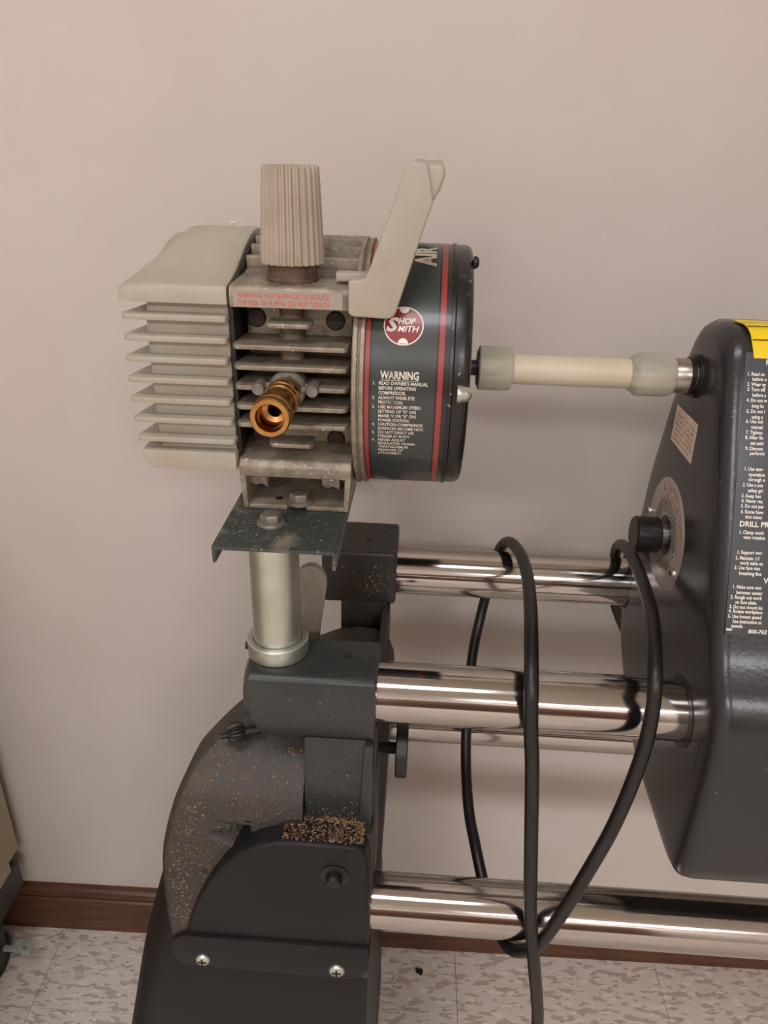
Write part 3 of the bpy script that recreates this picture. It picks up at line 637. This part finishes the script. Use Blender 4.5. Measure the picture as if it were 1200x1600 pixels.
for y, z in ((138, 97), (58.5, 82)): pan_screw((xface(z)-1.6, y, z), 3.0, dp, 'zinc', 'x', -1)
# sticker on the face
def face_quad(pts, off, th=0.3):
    bm = bmesh.new(); A = [bm.verts.new((xface(z)-off, y, z)) for y, z in pts]; Bv = [bm.verts.new((xface(z)-off+th, y, z)) for y, z in pts]; n = len(pts)
    bm.faces.new(A); bm.faces.new(Bv[::-1])
    for i in range(n): bm.faces.new([A[i], A[(i+1) % n], Bv[(i+1) % n], Bv[i]])
    bmesh.ops.recalc_face_normals(bm, faces=bm.faces); return bm
sk = part('paper_sticker', face_quad([(119.5, 197), (69.5, 197.3), (70, 167.3), (121.2, 167.5)], 1.0), 'sticker_cream', hs)
bm = bmesh.new(); rs = random.Random(5)
for k in range(6):
    y0 = 115; z0 = 192 - k*4.0
    while y0 > 76:
        w1 = rs.uniform(2, 8)
        A = [bm.verts.new((xface(z)-1.15, y, z)) for y, z in ((y0, z0), (y0-w1, z0), (y0-w1, z0-1.5), (y0, z0-1.5))]; bm.faces.new(A); y0 -= w1+rs.uniform(1, 4)
part('faded_print', bm, 'ink_rust', sk)
# sloping front label
KS = math.atan(72/165)
def on_label(x, s, d=0.0):
    z = 90 + s*math.cos(KS); y = -24 + s*math.sin(KS); return (x, y - d*math.cos(KS), z + d*math.sin(KS))
def lab_quad(x0, x1, s0, s1, d0, d1, skew=0.0):
    bm = bmesh.new(); pts = [(x0, s0), (x1, s0), (x1, s1), (x0+skew, s1)]
    A = [bm.verts.new(on_label(x, s, d1)) for x, s in pts]; Bv = [bm.verts.new(on_label(x, s, d0)) for x, s in pts]
    bm.faces.new(A); bm.faces.new(Bv[::-1])
    for i in range(4): bm.faces.new([A[i], A[(i+1) % 4], Bv[(i+1) % 4], Bv[i]])
    bmesh.ops.recalc_face_normals(bm, faces=bm.faces); return bm
sl = part('safety_label', lab_quad(204.8, 420, -4.5, 180, -1.5, 0.35, 1.6), 'label_dark', hs, 'dark safety label with white printed rules')
TXT = [('R', 219.3, 174.0, 'h'), ('1. Read an', 208.0, 166.2, ''), ('before o', 211.5, 163.0, ''), ('2. Wear ey', 208.4, 159.6, ''), ('3. Turn off', 208.6, 156.3, ''), ('before s', 212.1, 152.7, ''), ('4. Do not w', 208.7, 149.3, ''), ('long ha', 212.2, 145.7, ''), ('5. Do not i', 209.1, 142.2, ''), ('using a', 212.6, 138.6, ''), ('6. Use onl', 209.2, 135.6, ''), ('manual', 212.7, 132.0, ''), ('7. Tighten', 209.6, 128.5, ''), ('8. After fin', 209.4, 125.2, ''), ('est setti', 212.9, 121.6, ''), ('9. Disconn', 209.9, 118.1, ''), ('performi', 213.0, 115.0, ''), ('1. Use saw-', 210.0, 104.8, ''), ('operation', 213.1, 101.2, ''), ('through e', 213.3, 97.9, ''), ('2. Use a pus', 209.8, 94.4, ''), ('safety gri', 213.3, 90.8, ''), ('3. Keep han', 209.5, 87.2, ''), ('4. Never rea', 209.7, 83.9, ''), ('5. Do not per', 209.5, 80.5, ''), ('6. Know how', 209.7, 76.8, ''), ('tion manu', 212.8, 73.5, ''), ('DRILL PR', 209.4, 68.8, 'h'), ('1. Clamp work', 209.4, 63.3, ''), ('vent rotation', 212.5, 60.1, ''), ('1. Support wor', 209.0, 50.2, ''), ('2. Maintain 1/1', 208.4, 46.4, ''), ('work table an', 211.5, 43.2, ''), ('3. Use face mas', 208.0, 40.0, ''), ('breathing fine', 211.1, 36.4, ''), ('W', 227.4, 32.2, 'h'), ('1. Make sure wor', 207.6, 27.3, ''), ('between center', 210.3, 23.7, ''), ('2. Rough out work', 206.8, 20.5, ''), ('on face plate.', 209.9, 17.3, ''), ('3. Do not mount kn', 206.4, 14.1, ''), ('4. Rotate workpiece', 206.2, 11.2, ''), ('5. Use lowest speed', 206.0, 7.8, ''), ('See instruction m', 209.1, 4.5, ''), ('speeds.', 208.4, 1.5, ''), ('800-762', 219.4, -1.7, 'n')]
bm = bmesh.new()
for t, x, s, k in TXT:
    h = {'h': 3.4, '': 2.25, 'n': 2.5}[k]; ch = {'h': 0.60, '': 0.50, 'n': 0.62}[k]
    put_text(bm, t, lambda u, v: on_label(x+u, s-h/2+v, 0.6), h, None, 0.028, 0.18 if k == 'n' else 0.0, ch)
n = 16
for q in range(3):
    A = [bm.verts.new(on_label(207.2+(q-1)*1.2+0.75*math.cos(2*PI*i/n), -1.2+0.75*math.sin(2*PI*i/n), 0.6)) for i in range(n)]; bm.faces.new(A)
part('safety_lettering', bm, 'ink_white', sl)
# yellow chart bent over the top edge
def top_curve(n=18):
    pts = []
    for s in (176.5, 180): pts.append(on_label(0, s, 0.5)[1:])
    for y, z in ((50.5, 260.6), (54, 265.8), (58, 268.8), (63, 270.2), (70, 270.1), (78, 269.9)): pts.append((y, z))
    return pts
YX = [211.6, 211.2, 210.2, 209.4, 208.4, 207.6, 206.6, 205.8]
tc = top_curve(); bm = bmesh.new()
A = [[bm.verts.new((x + 0.0, y, z)) for i, x in enumerate((YX[k], 420))] for k, (y, z) in enumerate(tc)]
Bv = [[bm.verts.new((x, y+0.3, z-0.6)) for i, x in enumerate((YX[k], 420))] for k, (y, z) in enumerate(tc)]
for a, b in zip(A, A[1:]): bm.faces.new([a[0], a[1], b[1], b[0]])
for a, b in zip(Bv, Bv[1:]): bm.faces.new([a[0], b[0], b[1], a[1]])
for k in range(len(tc)-1): bm.faces.new([A[k][0], A[k+1][0], Bv[k+1][0], Bv[k][0]])
bm.faces.new([A[0][0], Bv[0][0], Bv[0][1], A[0][1]])
yl = part('yellow_chart', bm, 'label_yellow', hs, 'yellow chart label wrapped over the top edge')
bm = bmesh.new()
for k, (ya, za, yb, zb, xl) in enumerate([(51.2, 262.2, 51.6, 262.8, 210.2), (58.2, 269.5, 59, 269.9, 207.6), (66, 270.6, 66.7, 270.6, 206)]):
    A = [bm.verts.new(p) for p in ((xl, ya-0.25, za+0.2), (420, ya-0.25, za+0.2), (420, yb-0.25, zb+0.2), (xl, yb-0.25, zb+0.2))]; bm.faces.new(A)
part('chart_rule', bm, 'screw_dark', yl)

# ================================================================ power cord
cord = [(300, 240, -190), (250, 232, -130), (218, 224, -75), (201, 217, -34), (195, 212, 8), (192, 196, 32), (189.5, 160, 47), (184.8, 100, 56), (174.5, 25, 63), (166, -25, 51.4), (165.5, -37, 21.8), (163.0, -41, -15.3), (153.6, -45, -71), (138.6, -51, -119), (122.8, -56, -164), (110.5, -56, -197), (101.5, -49, -216), (93, -37, -230.5), (85.5, -19, -235), (79.5, 0, -231.5), (73.5, 16, -221), (67.2, 40, -208), (60.5, 80, -195), (57.6, 130, -160), (61, 180, -102), (69, 208, -62), (76, 216, -25), (81, 210, 12), (86, 186, 35), (90.5, 140, 49), (91, 90, 55.5), (88, 40, 57), (84.5, 0, 54), (83.2, -30, 36), (85.5, -38, 4), (89.3, -42, -27.7), (95.5, -50, -101), (100.4, -56, -157), (109.0, -59, -214), (117.5, -57, -266), (122.5, -54, -306), (128, -50, -400), (134, -48, -560), (140, -50, -690), (150, -60, -738), (190, -80, -744), (330, -100, -744.4)]
solo('power_cord', TUBE(catmull(cord, 10), 5.2, 16), 'cord_rubber', 'thick black power cord looped around the chrome tubes and hanging to the floor', 'power cord', org=(128, -50, -744))

# ================================================================ rolling cabinet at the left edge
cb = thing('rolling_cabinet', 'beige metal cabinet on black casters at the left edge of view', 'cabinet', -780, 40, -W)
part('body', B(-1000, -557, -260, 288, -560.5, 60, 3), 'cabinet_beige', cb)
part('drawer_lip', B(-990, -557.5, -250, 262, -577, -561, 2), 'cabinet_beige', cb)
part('base_frame', B(-992, -558, -252, 281, -626, -577.5, 2), 'cabinet_base', cb)
for (x, y) in ((-592, 222), (-592, -190), (-950, 222), (-950, -190)):
    w1 = part('caster', LA([(0, -11), (30, -11), (34, -8), (35, 0), (34, 8), (30, 11), (0, 11)], 'x', (x, y, -W+35), 40), 'rubber', cb)
    part('caster_fork', PR([(y-26, -626), (y+26, -626), (y+22, -650), (y+10, -W+30), (y-10, -W+30), (y-22, -650)], x-15, x-12, 'yz', 0.8), 'black_plastic', w1)
    part('caster_fork', PR([(y-26, -626), (y+26, -626), (y+22, -650), (y+10, -W+30), (y-10, -W+30), (y-22, -650)], x+12, x+15, 'yz', 0.8), 'black_plastic', w1)
    if (x, y) == (-592, 222):
        bp = part('brake_pedal', PR([(-561, 230), (-553, 239), (-541, 240), (-533, 233), (-534, 222), (-546, 220)], -703, -697, 'xy', 1.5), 'pedal_grey', w1)
        part('pedal_arm', B(-592, -552, 226, 233, -706, -700, 1), 'pedal_grey', w1)
        bm = bmesh.new(); ca, sa = math.cos(2.75), math.sin(2.75)
        put_text(bm, 'ON', lambda u, v: (-539+u*ca-v*sa, 229+u*sa+v*ca, -696.8), 5, 9, 0.01)
        part('pedal_lettering', bm, 'screw_dark', bp)

# ================================================================ wood shavings and debris
def shavings(seed, spots):
    rnd = random.Random(seed); bm = bmesh.new()
    for fn, n, s0, s1 in spots:
        for _ in range(n):
            p, nrm = fn(rnd)
            if p is None: continue
            p = Vector(p); nrm = Vector(nrm).normalized(); a = nrm.orthogonal().normalized(); b = nrm.cross(a); t = rnd.uniform(0, 2*PI)
            d = a*math.cos(t) + b*math.sin(t); w = nrm.cross(d); L = rnd.uniform(s0, s1); wd1 = L*rnd.uniform(.14, .3); cur = L*rnd.uniform(0.05, .35); bend = L*rnd.uniform(-.35, .35)
            prof = [(-L/2, 0.15, 0), (0, 0.15+cur, bend), (L/2, 0.15, 0)]
            rows_ = [[bm.verts.new(p + d*u + nrm*(h+q) + w*(bd + sd*wd1/2)) for sd in (-1, 1) for q in (0, 0.25)] for u, h, bd in prof]
            for r0, r1 in zip(rows_, rows_[1:]):
                bm.faces.new([r0[0], r0[2], r1[2], r1[0]]); bm.faces.new([r0[1], r1[1], r1[3], r0[3]])
                bm.faces.new([r0[0], r1[0], r1[1], r0[1]]); bm.faces.new([r0[2], r0[3], r1[3], r1[2]])
    return bm
hn = (0, -1, 0.3)
def in_cover(x, z):
    return z < interp([(-176, -215), (-162, -172), (-150, -148), (-139, -131), (-126, -117), (-112, -108), (-98, -103), (-20, -102)], x)
def f_hood(r):
    z = -45 - 170*r.random()**1.35; x = r.uniform(sm_tab(HX, z)+5, -81)
    if in_cover(x, z): return None, None
    return on_hood(x, z, 0), hn
def f_edge(r):
    z = r.uniform(-250, -70); x = sm_tab(HX, z) + 17 + r.gauss(0, 5)
    if x < sm_tab(HX, z)+5 or in_cover(x, z): return None, None
    return on_hood(x, z, 0), hn
def f_ledge(r): return (-30-62*r.random()**1.3, -50+r.random()*24, -105.9+abs(r.gauss(0, .8))), (0, 0, 1)
def f_col(r): return (r.uniform(-76, -36), -26, -115+abs(r.gauss(0, 14))), (0, -1, 0)
def f_colf(r): return (r.uniform(-76, -36), -26, r.uniform(-110, -60)), (0, -1, 0)
def f_rear(r): return (r.gauss(-36, 9), 151, r.gauss(4, 9)), (0, -1, 0)
def f_base(r): return (r.uniform(-80, -34), -27-r.random()*3, -106.5), (0, 0, 1)
def f_brk(r): return (r.gauss(-112, 9), r.gauss(-6, 8), 137.8), (0, 0, 1)
solo('wood_shavings', shavings(3, [(f_hood, 620, .6, 2.1), (f_edge, 170, .7, 2.4), (f_ledge, 330, .9, 2.6), (f_ledge, 900, .3, 1.0), (f_hood, 500, .25, .7), (f_base, 110, .9, 2.4), (f_col, 60, .7, 2.0), (f_colf, 30, .6, 1.7), (f_rear, 80, 0.6, 2.2), (f_brk, 60, .4, 1.0)]), 'shaving', 'curled tan wood shavings scattered over the dark machine stand', 'wood shavings', None, 'stuff')
rd = random.Random(8); bm = bmesh.new(); pts = [(34+rd.uniform(4, 9)*math.cos(2*PI*i/11), 272+rd.uniform(2.5, 7)*math.sin(2*PI*i/11)) for i in range(11)]
prism(bm, pts, -W+0.1, -W+3.5, 'xy'); bmesh.ops.recalc_face_normals(bm, faces=bm.faces)
solo('debris_crumb', bm, 'rubber', 'small black crumb of debris lying on the floor tiles', 'debris')
